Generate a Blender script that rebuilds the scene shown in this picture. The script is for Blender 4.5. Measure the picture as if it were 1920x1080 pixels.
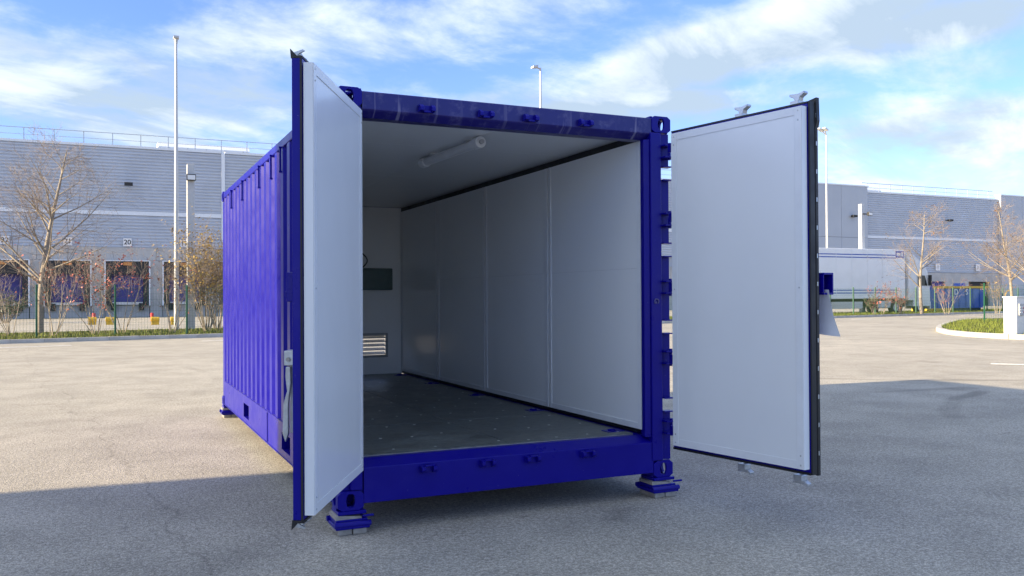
import bpy, bmesh, math, random
from mathutils import Vector, Matrix
random.seed(7)
scene = bpy.context.scene
col = scene.collection
for o in list(bpy.data.objects): bpy.data.objects.remove(o)

# ------------------------------------------------------------------ camera
CX, CY, CZ = -1.25847, -5.27933, 1.43839
YAW, PIT, ROL, FPX = 0.430899, 0.0099568, -0.0055111, 1645.913
fw = Vector((math.sin(YAW)*math.cos(PIT), math.cos(YAW)*math.cos(PIT), math.sin(PIT)))
rt = Vector((math.cos(YAW), -math.sin(YAW), 0)); up = rt.cross(fw)
r2 = rt*math.cos(ROL)+up*math.sin(ROL); u2 = up*math.cos(ROL)-rt*math.sin(ROL)
cd = bpy.data.cameras.new('camera'); cam = bpy.data.objects.new('camera', cd); col.objects.link(cam)
cd.sensor_width = 36; cd.lens = FPX/1920*36; cd.clip_start = .05; cd.clip_end = 2000
m = Matrix.Identity(4)
for i in range(3): m[i][0] = r2[i]; m[i][1] = u2[i]; m[i][2] = -fw[i]; m[i][3] = (CX, CY, CZ)[i]
cam.matrix_world = m
scene.camera = cam
CAM = Vector((CX, CY, CZ))
def pray(u, v): return fw + r2*((u-960)/FPX) + u2*((540-v)/FPX)
def ground(u, v, z=0.):            # where a pixel's direction meets the level ground
    d = pray(u, v); return CAM + d*((z-CZ)/d.z)
def on_y(u, v, y):                 # ... or a wall at y
    d = pray(u, v); return CAM + d*((y-CY)/d.y)

# ------------------------------------------------------------------ sky, sun, exposure
SUN_EL = math.radians(17.0)
SUN_AZ = math.atan2(-1.0, .07)     # compass angle from +Y: the sun stands to the left
EXPO = 2.5
world = bpy.data.worlds.new('World'); scene.world = world; world.use_nodes = True
nt = world.node_tree; nt.nodes.clear()
class N:                            # tiny node helper
    def __init__(s, nt): s.nt = nt
    def new(s, t, **k):
        n = s.nt.nodes.new(t)
        for a, b in k.items(): setattr(n, a, b)
        return n
    def put(s, sock, v):
        if isinstance(v, bpy.types.NodeSocket): s.nt.links.new(v, sock)
        else: sock.default_value = v
    def math(s, op, a, b=0., c=None, clamp=False):
        n = s.new('ShaderNodeMath', operation=op, use_clamp=clamp); s.put(n.inputs[0], a); s.put(n.inputs[1], b)
        if c is not None: s.put(n.inputs[2], c)
        return n.outputs[0]
    def noise(s, vec, scale, detail=4, rough=.55, dist=0., out=0):
        n = s.new('ShaderNodeTexNoise'); s.nt.links.new(vec, n.inputs['Vector'])
        n.inputs['Scale'].default_value = scale; n.inputs['Detail'].default_value = detail
        n.inputs['Roughness'].default_value = rough; n.inputs['Distortion'].default_value = dist
        return n.outputs[out]
    def ramp(s, v, lo, hi, a=0., b=1., smooth=True):
        n = s.new('ShaderNodeMapRange'); n.interpolation_type = 'SMOOTHSTEP' if smooth else 'LINEAR'
        s.put(n.inputs[0], v); n.inputs[1].default_value = lo; n.inputs[2].default_value = hi
        n.inputs[3].default_value = a; n.inputs[4].default_value = b; return n.outputs[0]
    def mix(s, f, a, b, mode='MIX'):
        n = s.new('ShaderNodeMix', data_type='RGBA', blend_type=mode); s.put(n.inputs[0], f)
        s.put(n.inputs[6], a if not isinstance(a, tuple) else (*a[:3], 1)); s.put(n.inputs[7], b if not isinstance(b, tuple) else (*b[:3], 1))
        return n.outputs[2]
    def comb(s, x, y, z=0.):
        n = s.new('ShaderNodeCombineXYZ'); s.put(n.inputs[0], x); s.put(n.inputs[1], y); s.put(n.inputs[2], z); return n.outputs[0]
w = N(nt)
sky = w.new('ShaderNodeTexSky', sky_type='NISHITA', sun_disc=False)
sky.sun_elevation = SUN_EL; sky.sun_rotation = SUN_AZ % (2*math.pi)
sky.air_density = 1.0; sky.dust_density = .6; sky.ozone_density = 2.2
tc = w.new('ShaderNodeTexCoord'); sep = w.new('ShaderNodeSeparateXYZ'); nt.links.new(tc.outputs['Generated'], sep.inputs[0])
X, Y, Z = sep.outputs
az = w.math('ARCTAN2', X, Y); el = w.math('ARCSINE', Z)
den = w.math('ADD', w.math('MAXIMUM', Z, 0.), .16)
px = w.math('DIVIDE', X, den); py = w.math('DIVIDE', Y, den)
ca, sa = math.cos(.5), math.sin(.5)   # cloud streets drift across the view
sx_ = w.math('ADD', w.math('MULTIPLY', px, ca), w.math('MULTIPLY', py, sa))
sy_ = w.math('SUBTRACT', w.math('MULTIPLY', py, ca), w.math('MULTIPLY', px, sa))
pst = w.comb(w.math('MULTIPLY', sx_, .42), sy_)
piso = w.comb(px, py)
wisp = w.noise(pst, 1.15, 9, .6, .7)
puff = w.noise(piso, 2.6, 10, .62, .25)
# a few clouds standing in definite directions (azimuth, elevation, size, tilt)
def direction(u, v):
    d = pray(u, v).normalized(); return math.atan2(d.x, d.y), math.asin(d.z)
lumps = [(700, 60, .34, .055, .16, .55), (450, 190, .22, .07, .25, .5), (130, 130, .26, .07, .1, .42), (230, 250, .3, .035, .05, .45),
         (1420, 80, .30, .040, .2, 1.3), (1200, 125, .15, .024, .2, .7), (1200, 195, .19, .026, .02, 1.05), (1000, 185, .08, .022, .1, .6),
         (1780, 250, .2, .055, .1, .75), (1840, 130, .1, .03, .0, .6), (1650, 320, .25, .035, .0, .7), (1780, 30, .2, .04, .1, .9), (560, 240, .2, .05, .1, .4)]
tot = None
for (u, v, sx, sy, ph, wt) in lumps:
    a0, e0 = direction(u, v)
    da = w.math('SUBTRACT', az, a0); de = w.math('SUBTRACT', el, e0)
    c_, s_ = math.cos(ph), math.sin(ph)
    a = w.math('MULTIPLY', w.math('ADD', w.math('MULTIPLY', da, c_), w.math('MULTIPLY', de, s_)), 1/sx)
    b = w.math('MULTIPLY', w.math('SUBTRACT', w.math('MULTIPLY', de, c_), w.math('MULTIPLY', da, s_)), 1/sy)
    g = w.math('EXPONENT', w.math('MULTIPLY', w.math('ADD', w.math('MULTIPLY', a, a), w.math('MULTIPLY', b, b)), -1.))
    g = w.math('MULTIPLY', g, wt)
    tot = g if tot is None else w.math('MAXIMUM', tot, g)
d1 = w.math('ADD', w.math('MULTIPLY', tot, .38), w.math('MULTIPLY', wisp, .62))
d1 = w.math('ADD', d1, w.math('MULTIPLY', w.math('SUBTRACT', puff, .5), .62))
leftish = w.ramp(az, .75, -.35, -.03, .08)
d1 = w.math('ADD', w.math('ADD', d1, leftish), w.ramp(el, .36, .62, 0., .17))   # extra cloud cover added overhead, above the view, to whiten ambient light
cover = w.ramp(d1, .33, .60)
haze = w.ramp(el, .26, .0, 0., .55)
cover = w.math('MAXIMUM', cover, haze)
shade = w.ramp(w.noise(pst, 2.3, 8, .6, .4), .36, .62, .12, 1.0)
# broad clouds are greyer underneath: a body mask sits just below the bright rims
und = None
for (u, v, sx, sy, ph) in ((1480, 92, .24, .026, .2), (1180, 215, .16, .02, .02), (330, 170, .22, .03, .2), (1660, 60, .12, .03, .1)):
    a0, e0 = direction(u, v); da = w.math('SUBTRACT', az, a0); de = w.math('SUBTRACT', el, e0); c_, s_ = math.cos(ph), math.sin(ph)
    a = w.math('MULTIPLY', w.math('ADD', w.math('MULTIPLY', da, c_), w.math('MULTIPLY', de, s_)), 1/sx)
    b = w.math('MULTIPLY', w.math('SUBTRACT', w.math('MULTIPLY', de, c_), w.math('MULTIPLY', da, s_)), 1/sy)
    g = w.math('EXPONENT', w.math('MULTIPLY', w.math('ADD', w.math('MULTIPLY', a, a), w.math('MULTIPLY', b, b)), -1.))
    und = g if und is None else w.math('MAXIMUM', und, g)
und = w.math('MULTIPLY', und, w.ramp(puff, .3, .7, 1.15, .45))
shade = w.math('SUBTRACT', shade, w.math('MULTIPLY', und, 1.1), clamp=True)
cloudcol = w.mix(shade, (.100, .127, .160), (.198, .215, .228))
bg1 = w.mix(1., sky.outputs[0], (.036, .040, .061), 'MULTIPLY')
skyc = w.mix(cover, bg1, cloudcol)
# the Sky Texture keeps its own strength; clouds are given in the same radiance units
bg = w.new('ShaderNodeBackground'); nt.links.new(skyc, bg.inputs[0]); bg.inputs[1].default_value = 1.0
wo = w.new('ShaderNodeOutputWorld'); nt.links.new(bg.outputs[0], wo.inputs[0])

sl = bpy.data.lights.new('sun', 'SUN'); sl.energy = 2.5; sl.angle = math.radians(.53); sl.color = (1., .81, .53)
so = bpy.data.objects.new('sun', sl); col.objects.link(so); so.location = (-30, 3, 20)
sd = Vector((math.sin(SUN_AZ)*math.cos(SUN_EL), math.cos(SUN_AZ)*math.cos(SUN_EL), math.sin(SUN_EL)))
so.rotation_euler = sd.to_track_quat('Z', 'Y').to_euler()
vs = scene.view_settings; vs.view_transform = 'Standard'; vs.look = 'None'; vs.exposure = EXPO; vs.gamma = 1
vs.use_curve_mapping = False
scene.render.engine = 'CYCLES'
scene.render.resolution_x = 1024; scene.render.resolution_y = 576

# ------------------------------------------------------------------ materials
def mat(name, color, rough=.5, metal=0., spec=.5, var=0., vscale=8., bump=0., bscale=40., coat=0., fn=None):
    M = bpy.data.materials.new(name); M.use_nodes = True; t = M.node_tree; h = N(t)
    b = t.nodes['Principled BSDF']; b.inputs['Roughness'].default_value = rough; b.inputs['Metallic'].default_value = metal
    b.inputs['Specular IOR Level'].default_value = spec; b.inputs['Coat Weight'].default_value = coat
    b.inputs['Base Color'].default_value = (*color, 1)
    c = h.new('ShaderNodeTexCoord').outputs['Object']
    if var:
        n = h.noise(c, vscale, 6, .6)
        f = h.ramp(n, .3, .7, 1-var, 1+var)
        cc = h.mix(1., (*color, 1), h.comb(f, f, f), 'MULTIPLY'); t.links.new(cc, b.inputs['Base Color'])
        t.links.new(h.ramp(n, .3, .7, max(.02, rough-var*.5), min(1, rough+var*.5)), b.inputs['Roughness'])
    if bump:
        bn = h.new('ShaderNodeBump'); bn.inputs['Strength'].default_value = bump; bn.inputs['Distance'].default_value = .01
        t.links.new(h.noise(c, bscale, 4), bn.inputs['Height']); t.links.new(bn.outputs[0], b.inputs['Normal'])
    if fn: fn(h, t, b, c)
    return M
def rgb_of(h, v): return h.comb(v, v, v)

def asphalt_fn(h, t, b, c):
    fine = h.noise(c, 95., 3, .75)
    vor = h.new('ShaderNodeTexVoronoi'); t.links.new(c, vor.inputs['Vector']); vor.inputs['Scale'].default_value = 105.
    stone = h.ramp(vor.outputs['Distance'], .05, .55, 1.16, .78)
    sepc = h.new('ShaderNodeSeparateColor'); t.links.new(vor.outputs['Color'], sepc.inputs[0])
    tint = h.ramp(sepc.outputs[0], .0, 1., .74, 1.24, False)
    mid = h.ramp(h.noise(c, 1.3, 6, .6), .3, .7, .88, 1.1)
    big = h.ramp(h.noise(c, .12, 5, .6), .3, .7, .90, 1.09)
    v = h.math('MULTIPLY', h.math('MULTIPLY', stone, tint), h.math('MULTIPLY', mid, big))
    v = h.math('MULTIPLY', v, h.ramp(fine, .3, .7, .80, 1.2))
    v = h.math('MULTIPLY', v, h.ramp(h.noise(c, 34., 3, .7), .32, .68, .80, 1.2))
    s = h.new('ShaderNodeSeparateXYZ'); t.links.new(c, s.inputs[0])
    # tyre scuffs: rings of worn rubber
    wob = h.noise(c, .5, 3)
    for (cx, cy, r, wd, k) in ((13.5, -4.2, 8.4, .16, .2), (13.5, -4.2, 6.7, .14, .15), (9.2, -9., 13.2, .15, .14), (17., 14., 10.5, .2, .16), (-9., 12., 9.5, .16, .10), (24, 12, 13, .2, .16)):
        dx = h.math('SUBTRACT', s.outputs[0], cx); dy = h.math('SUBTRACT', s.outputs[1], cy)
        d = h.math('SQRT', h.math('ADD', h.math('MULTIPLY', dx, dx), h.math('MULTIPLY', dy, dy)))
        d = h.math('ABSOLUTE', h.math('SUBTRACT', h.math('ADD', d, h.math('MULTIPLY', wob, .5)), r+.25))
        mk = h.math('MULTIPLY', h.ramp(d, wd, wd*.3, 0., k*1.6), h.ramp(h.noise(c, .35, 3), .42, .6))
        v = h.math('MULTIPLY', v, h.math('SUBTRACT', 1., mk))
    # short dark pits and patched scars
    st = h.comb(h.math('MULTIPLY', s.outputs[0], 1.), h.math('MULTIPLY', s.outputs[1], 3.2))
    pit = h.ramp(h.noise(st, 1.15, 5, .65), .66, .74, 0., .42)
    v = h.math('MULTIPLY', v, h.math('SUBTRACT', 1., pit))
    oil = h.ramp(h.noise(c, .8, 4, .5), .66, .78, 0., .3)
    v = h.math('MULTIPLY', v, h.math('SUBTRACT', 1., oil))
    # wandering hairline crack
    ck = h.math('ABSOLUTE', h.math('SUBTRACT', h.math('ADD', s.outputs[0], h.math('MULTIPLY', h.noise(c, .35, 5, .6), 1.6)), h.math('MULTIPLY', s.outputs[1], -.12)))
    v = h.math('MULTIPLY', v, h.ramp(ck, .022, .0, 1., .8))
    colr = h.mix(1., (.475, .44, .375, 1), rgb_of(h, v), 'MULTIPLY')
    t.links.new(colr, b.inputs['Base Color'])
    bn = h.new('ShaderNodeBump'); bn.inputs['Strength'].default_value = .55; bn.inputs['Distance'].default_value = .006
    t.links.new(h.math('ADD', h.math('MULTIPLY', vor.outputs['Distance'], -1.), fine), bn.inputs['Height']); t.links.new(bn.outputs[0], b.inputs['Normal'])
M_asphalt = mat('asphalt', (.24, .225, .2), .9, spec=.25, fn=asphalt_fn)

def paint_fn(h, t, b, c):
    s = h.new('ShaderNodeSeparateXYZ'); t.links.new(c, s.inputs[0])
    n = h.noise(c, 5., 7, .65)
    f = h.ramp(n, .3, .7, .97, 1.03)
    blot = h.ramp(h.noise(c, 16., 5, .6), .56, .74, 0., .16)
    base = h.mix(1., (.0052, .0028, .24, 1), rgb_of(h, f), 'MULTIPLY')
    base = h.mix(h.math('MULTIPLY', blot, .1), base, (.06, .05, .2, 1))
    chip = h.ramp(h.noise(c, 42., 3, .7), .70, .74, 0., .5)      # small chips and dust
    dust = h.ramp(h.noise(c, 2.2, 5, .7), .55, .8, 0., .05)
    base = h.mix(h.math('MAXIMUM', chip, dust), base, (.20, .19, .34, 1))
    t.links.new(base, b.inputs['Base Color'])
    t.links.new(h.ramp(n, .3, .7, .27, .36), b.inputs['Roughness'])
    bn = h.new('ShaderNodeBump'); bn.inputs['Strength'].default_value = .05; bn.inputs['Distance'].default_value = .003
    t.links.new(h.noise(c, 22., 4), bn.inputs['Height']); t.links.new(bn.outputs[0], b.inputs['Normal'])
M_paint = mat('ultramarine_paint', (.01, .007, .155), .3, spec=.22, fn=paint_fn)
def drip_fn(h, t, b, c):               # chalky runs down the header beam
    s = h.new('ShaderNodeSeparateXYZ'); t.links.new(c, s.inputs[0])
    line = h.noise(h.comb(h.math('MULTIPLY', s.outputs[0], 26.), h.math('MULTIPLY', s.outputs[2], .7)), 1., 2, .5)
    pos = h.ramp(h.noise(h.comb(h.math('MULTIPLY', s.outputs[0], 1.3), 3.), 1., 2), .38, .6)
    d = h.math('MULTIPLY', h.ramp(line, .60, .68), pos)
    blot = h.ramp(h.noise(c, 13., 5, .65), .5, .72, 0., .30)
    top = h.ramp(s.outputs[2], 2.59, 2.69, 0., .25)
    k = h.math('MAXIMUM', h.math('MULTIPLY', d, .8), h.math('ADD', blot, top), clamp=True)
    t.links.new(h.mix(k, (.010, .007, .15, 1), (.22, .21, .36, 1)), b.inputs['Base Color'])
    t.links.new(h.ramp(k, 0., .6, .3, .6), b.inputs['Roughness'])
M_header = mat('streaked_paint', (.03, .02, .19), .35, fn=drip_fn)
def white_fn(h, t, b, c):
    n = h.noise(c, 1.4, 5, .6); f = h.ramp(n, .3, .7, .985, 1.015)
    sm = h.ramp(h.noise(c, 9., 6, .7), .62, .8, 0., .03)
    t.links.new(h.mix(sm, h.mix(1., (.80, .82, .83, 1), rgb_of(h, f), 'MULTIPLY'), (.5, .51, .52, 1)), b.inputs['Base Color'])
    t.links.new(h.ramp(h.noise(c, 3., 5, .6), .3, .7, .19, .23), b.inputs['Roughness'])
    bn = h.new('ShaderNodeBump'); bn.inputs['Strength'].default_value = .03; bn.inputs['Distance'].default_value = .003
    t.links.new(h.noise(c, 2.2, 3), bn.inputs['Height']); t.links.new(bn.outputs[0], b.inputs['Normal'])
M_white = mat('white_panel', (.8, .82, .83), .22, fn=white_fn)
M_trim = mat('white_trim', (.78, .80, .82), .3, var=.03)
M_lining = mat('grey_white_lining', (.88, .895, .90), .22, var=.01, vscale=.8)
M_black = mat('black_rubber', (.012, .012, .013), .5, var=.2)
M_galv = mat('galvanised_steel', (.52, .54, .55), .42, metal=.75, var=.15, vscale=20.)
M_steel = mat('bare_steel', (.36, .335, .30), .5, metal=.3, var=.2, vscale=15.)
def floor_fn(h, t, b, c):
    n = h.noise(c, 3.5, 8, .7); g = h.noise(c, 30., 4, .6)
    s = h.new('ShaderNodeSeparateXYZ'); t.links.new(c, s.inputs[0])
    gr = h.noise(h.comb(h.math('MULTIPLY', s.outputs[0], 3.), h.math('MULTIPLY', s.outputs[1], 24.)), 1., 4, .6)
    v = h.math('MULTIPLY', h.ramp(n, .3, .7, .6, 1.5), h.math('MULTIPLY', h.ramp(g, .3, .7, .8, 1.2), h.ramp(gr, .3, .7, .85, 1.15)))
    worn = h.ramp(h.noise(h.comb(h.math('MULTIPLY', s.outputs[0], 1.), h.math('MULTIPLY', s.outputs[1], .6)), 2.6, 7, .7, .6), .52, .68, 0., .45)
    t.links.new(h.mix(worn, h.mix(1., (.105, .118, .114, 1), rgb_of(h, v), 'MULTIPLY'), (.19, .195, .18, 1)), b.inputs['Base Color'])
    t.links.new(h.ramp(n, .3, .7, .28, .5), b.inputs['Roughness'])
M_floor = mat('dark_plywood', (.06, .055, .05), .5, fn=floor_fn)
M_screw = mat('bright_screw', (.6, .6, .58), .5)
M_teal = mat('smoked_plastic', (.06, .12, .12), .3)
M_grey = mat('grey_plastic', (.42, .43, .44), .35, var=.05)
M_lamp = mat('lamp_plastic', (.7, .71, .71), .3, var=.04)
M_pouch = mat('clear_film', (.82, .84, .87), .25, var=.06)
M_clad = mat('grey_cladding', (.47, .51, .57), .5, metal=.0, var=.05, vscale=.6)
M_cladS = mat('smooth_grey_cladding', (.42, .455, .50), .5, var=.03, vscale=.4)
M_band = mat('pale_flashing', (.72, .76, .80), .45, var=.03)
M_conc = mat('precast_concrete', (.44, .435, .42), .85, var=.12, vscale=.8)
M_dark = mat('dock_shelter_black', (.025, .026, .028), .7, var=.2)
M_dock = mat('blue_dock_door', (.05, .045, .24), .5, var=.08)
M_blue = mat('blue_enamel', (.02, .09, .42), .45, var=.12)
M_yel = mat('yellow_paint', (.62, .40, .03), .55, var=.15)
M_red = mat('red_paint', (.5, .04, .04), .5, var=.1)
M_orange = mat('orange_plate', (.55, .22, .05), .6)
M_sign = mat('white_sign', (.8, .8, .8), .5)
M_ink = mat('black_ink', (.01, .01, .01), .6)
M_kerb = mat('kerb_concrete', (.46, .44, .40), .85, var=.15, vscale=2.)
def grass_fn(h, t, b, c):
    n = h.noise(c, 1.1, 6, .7); k = h.noise(c, 14., 4, .6)
    f = h.ramp(h.math('ADD', h.math('MULTIPLY', n, .6), h.math('MULTIPLY', k, .4)), .38, .62)
    t.links.new(h.mix(f, (.055, .085, .02, 1), (.17, .14, .06, 1)), b.inputs['Base Color'])
M_grass = mat('winter_grass', (.09, .11, .03), .9, spec=.1, fn=grass_fn)
M_blade = mat('grass_blade', (.12, .15, .03), .7, spec=.2, var=.35, vscale=3.)
M_bark = mat('pale_bark', (.27, .235, .19), .85, var=.25, vscale=12., bump=.3)
M_twig = mat('twig_bark', (.23, .185, .15), .85, var=.2)
M_leafR = mat('russet_leaf', (.30, .085, .06), .6, var=.35, vscale=4.)
M_leafB = mat('brown_leaf', (.20, .11, .06), .7, var=.3, vscale=4.)
M_leafY = mat('ochre_leaf', (.36, .24, .06), .6, var=.3, vscale=4.)
M_leafG = mat('dark_green_leaf', (.04, .075, .025), .6, var=.3, vscale=4.)
M_fence = mat('green_fence_paint', (.015, .09, .045), .5)
M_mast = mat('grey_mast_paint', (.50, .51, .51), .5, metal=.2, var=.05)
M_lens = mat('lamp_lens', (.75, .76, .76), .2)
M_trail = mat('trailer_white', (.84, .86, .87), .4, var=.03, vscale=1.)
M_cab = mat('cab_white', (.72, .74, .75), .3)
M_glass = mat('dark_glass', (.02, .025, .03), .06)
M_tyre = mat('tyre_rubber', (.02, .02, .02), .8)
M_line = mat('road_paint', (.72, .72, .70), .7, var=.2, vscale=6.)
M_mark = mat('worn_paint', (.10, .09, .26), .4)
M_cabi = mat('cabinet_white', (.74, .73, .70), .45, var=.04)

# ------------------------------------------------------------------ mesh helpers
class MB:
    def __init__(s): s.v = []; s.f = []
    def add(s, vs, fs):
        o = len(s.v); s.v += [tuple(p) for p in vs]; s.f += [tuple(i+o for i in f) for f in fs]; return s
    def box(s, x0, x1, y0, y1, z0, z1):
        return s.add([(x0, y0, z0), (x1, y0, z0), (x1, y1, z0), (x0, y1, z0), (x0, y0, z1), (x1, y0, z1), (x1, y1, z1), (x0, y1, z1)],
                     [(0, 3, 2, 1), (4, 5, 6, 7), (0, 1, 5, 4), (1, 2, 6, 5), (2, 3, 7, 6), (3, 0, 4, 7)])
    def tube(s, a, b, r0, r1=None, n=10, cap=True):
        a = Vector(a); b = Vector(b); r1 = r0 if r1 is None else r1
        d = (b-a).normalized(); x = d.orthogonal().normalized(); y = d.cross(x)
        vs = [a+(x*math.cos(2*math.pi*i/n)+y*math.sin(2*math.pi*i/n))*r0 for i in range(n)] + \
             [b+(x*math.cos(2*math.pi*i/n)+y*math.sin(2*math.pi*i/n))*r1 for i in range(n)]
        fs = [(i, (i+1) % n, n+(i+1) % n, n+i) for i in range(n)]
        if cap: fs += [tuple(range(n-1, -1, -1)), tuple(range(n, 2*n))]
        return s.add(vs, fs)
    def path(s, pts, rad, n=6):
        for i in range(len(pts)-1): s.tube(pts[i], pts[i+1], rad, rad, n)
        return s
    def prism(s, poly, axis, a, b):     # polygon in the two other axes, extruded along axis
        def P(p, t): q = list(p); q.insert(axis, t); return tuple(q)
        n = len(poly); vs = [P(p, a) for p in poly]+[P(p, b) for p in poly]
        return s.add(vs, [tuple(range(n-1, -1, -1)), tuple(range(n, 2*n))]+[(i, (i+1) % n, n+(i+1) % n, n+i) for i in range(n)])
    def holeplate(s, axis, x0, x1, z0, z1, y0, y1, rx, rz, n=16):   # plate across `axis` with a slotted hole
        cx, cz = (x0+x1)/2, (z0+z1)/2; out = []; inn = []
        for i in range(n):
            t = 2*math.pi*(i+.5)/n; c, q = math.cos(t), math.sin(t)
            k = 1/max(abs(c), abs(q)); out.append((cx+c*k*(x1-x0)/2, cz+q*k*(z1-z0)/2))
            e = .55; inn.append((cx+rx*math.copysign(abs(c)**e, c), cz+rz*math.copysign(abs(q)**(1.), q)))
        def P(p, y): q = list(p); q.insert(axis, y); return tuple(q)
        vs = [P(p, y0) for p in out]+[P(p, y0) for p in inn]+[P(p, y1) for p in out]+[P(p, y1) for p in inn]
        fs = []
        for i in range(n):
            j = (i+1) % n
            fs += [(i, j, n+j, n+i), (2*n+i, 3*n+i, 3*n+j, 2*n+j), (i, 2*n+i, 2*n+j, j), (n+i, n+j, 3*n+j, 3*n+i)]
        return s.add(vs, fs)
    def mesh(s, name, off=(0, 0, 0)):
        me = bpy.data.meshes.new(name); me.from_pydata([(p[0]-off[0], p[1]-off[1], p[2]-off[2]) for p in s.v], [], s.f)
        bm = bmesh.new(); bm.from_mesh(me); bmesh.ops.recalc_face_normals(bm, faces=bm.faces); bm.to_mesh(me); bm.free()
        return me
    def raw(s, name, off=(0, 0, 0)):
        me = bpy.data.meshes.new(name); me.from_pydata([(p[0]-off[0], p[1]-off[1], p[2]-off[2]) for p in s.v], [], s.f); return me
def link(name, me, M, parent=None, loc=(0, 0, 0), bevel=0., smooth=False):
    o = bpy.data.objects.new(name, me); col.objects.link(o)
    if M and not me.materials: me.materials.append(M)
    o.location = loc
    if parent: o.parent = parent
    if bevel:
        b = o.modifiers.new('bevel', 'BEVEL'); b.width = bevel; b.segments = 2; b.limit_method = 'ANGLE'
    if smooth:
        for p in me.polygons: p.use_smooth = True
    return o
def wloc(o):
    l = Vector((0, 0, 0))
    while o: l = l+o.location; o = o.parent
    return l
def part(name, mb, M, parent, bevel=0., smooth=False):          # mesh given in world coordinates under an unrotated parent
    return link(name, mb.mesh(name, wloc(parent)), M, parent, bevel=bevel, smooth=smooth)
def tag(o, label, cat, group=None):
    o['label'] = label; o['category'] = cat
    if group: o['group'] = group
    return o
def thing(name, label, cat, loc=(0, 0, 0), rz=0, group=None):
    o = bpy.data.objects.new(name, None); col.objects.link(o); o.location = loc; o.rotation_euler = (0, 0, rz)
    o.empty_display_size = .2
    return tag(o, label, cat, group)
def struct(name, mb, M, off=(0, 0, 0)):
    o = link(name, mb.mesh(name, off), M, None, off); o['kind'] = 'structure'; return o
def text_mesh(body, size, M):
    c = bpy.data.curves.new('t', 'FONT'); c.body = body; c.size = size; c.align_x = 'CENTER'; c.align_y = 'CENTER'; c.extrude = .004
    c.offset = size*.012
    o = bpy.data.objects.new('t', c); col.objects.link(o); bpy.context.view_layer.update()
    me = bpy.data.meshes.new_from_object(o.evaluated_get(bpy.context.evaluated_depsgraph_get())); me.materials.clear(); me.materials.append(M)
    bpy.data.objects.remove(o); bpy.data.curves.remove(c); return me

# ------------------------------------------------------------------ ground
g = MB().add([(-400, -300, 0), (500, -300, 0), (500, 500, 0), (-400, 500, 0)], [(0, 1, 2, 3)])
struct('ground', g, M_asphalt)
def kerb_y(x): return 28.4+.19*x
KA = math.atan(.19); kd = Vector((math.cos(KA), math.sin(KA), 0)); kn = Vector((-math.sin(KA), math.cos(KA), 0))
K0 = Vector((-14, kerb_y(-14), 0))
KL = 92.
vb = MB()
a = K0+kn*.2; b = a+kd*KL
vb.add([a, b, b+kn*7.2, a+kn*7.2, *[p+Vector((0, 0, .11)) for p in (a, b, b+kn*7.2, a+kn*7.2)]], [(4, 5, 6, 7), (0, 1, 5, 4), (1, 2, 6, 5), (2, 3, 7, 6), (3, 0, 4, 7)])
struct('grass_verge', vb, M_grass)
kb = MB(); a = K0+kn*.02; b = a+kd*KL
kb.add([a, b, b+kn*.2, a+kn*.2, *[p+Vector((0, 0, .095)) for p in (a, b, b+kn*.2, a+kn*.2)]], [(4, 5, 6, 7), (0, 1, 5, 4), (1, 2, 6, 5), (2, 3, 7, 6), (3, 0, 4, 7)])
kerb = struct('kerb', kb, M_conc)
stone = MB().box(.006, .994, 0, .21, 0.002, .13).mesh('kerbstone'); stone.materials.append(M_kerb)
for i in range(int(KL)):
    o = link('kerbstone', stone, None, kerb, K0+kd*i+Vector((0, 0, random.uniform(-.004, .004)))); o.rotation_euler.z = KA
# lane dashes along the kerb
lm = MB().box(0, 2.2, -.06, .06, .0, .004).mesh('lane_dash'); lm.materials.append(M_line)
for i in range(14):
    o = link('road_marking', lm, None, None, K0+kd*(3+i*6.2)-kn*2.6); o.rotation_euler.z = KA; o['kind'] = 'structure'
p = ground(1858, 682); q = ground(1905, 683)
o = link('road_marking', lm, None, None, (p.x, p.y, 0)); o.rotation_euler.z = math.atan2(q.y-p.y, q.x-p.x); o.scale.x = .4; o['kind'] = 'structure'

# island on the right with its own kerb
isl = [(26.9, 17.6), (25.4, 15.6), (24.9, 13.4), (25.3, 11.0), (27.5, 5.5), (48, 5.5), (48, 28.), (40, 27.0), (33.5, 22.8), (28.8, 19.4)]
def ring(pts, k=3):                       # round the corners
    for _ in range(k):
        n = len(pts); out = []
        for i in range(n):
            a, b = Vector(pts[i]), Vector(pts[(i+1) % n]); out += [a*.75+b*.25, a*.25+b*.75]
        pts = out
    return pts
IP = ring([Vector((x, y)) for x, y in isl], 2)
ib = MB(); n = len(IP); cen = sum(IP, Vector((0, 0)))/n
ib.add([(p.x, p.y, 0) for p in IP]+[(p.x, p.y, .12) for p in IP], [tuple(range(n, 2*n))]+[(i, (i+1) % n, n+(i+1) % n, n+i) for i in range(n)])
island = struct('grass_island', ib, M_grass)
# march kerbstones round it
acc = 0.; spots = []
for i in range(n):
    a, b = IP[i], IP[(i+1) % n]; L = (b-a).length; t = -acc
    while t+.0 < L:
        if t >= 0: spots.append((a+(b-a)*(t/L), math.atan2((b-a).y, (b-a).x)))
        t += .8
    acc = L-(t-.8)
ks = MB().box(-.396, .396, -.16, .03, .001, .155).mesh('kerbstone'); ks.materials.append(M_kerb)
area = sum(IP[i].x*IP[(i+1) % n].y-IP[(i+1) % n].x*IP[i].y for i in range(n))
for p, a in spots:
    if p.x > 42 or p.y < 6: continue
    o = link('kerbstone', ks, None, island, (p.x, p.y, 0)); o.rotation_euler.z = a+(0 if area > 0 else math.pi)

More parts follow.
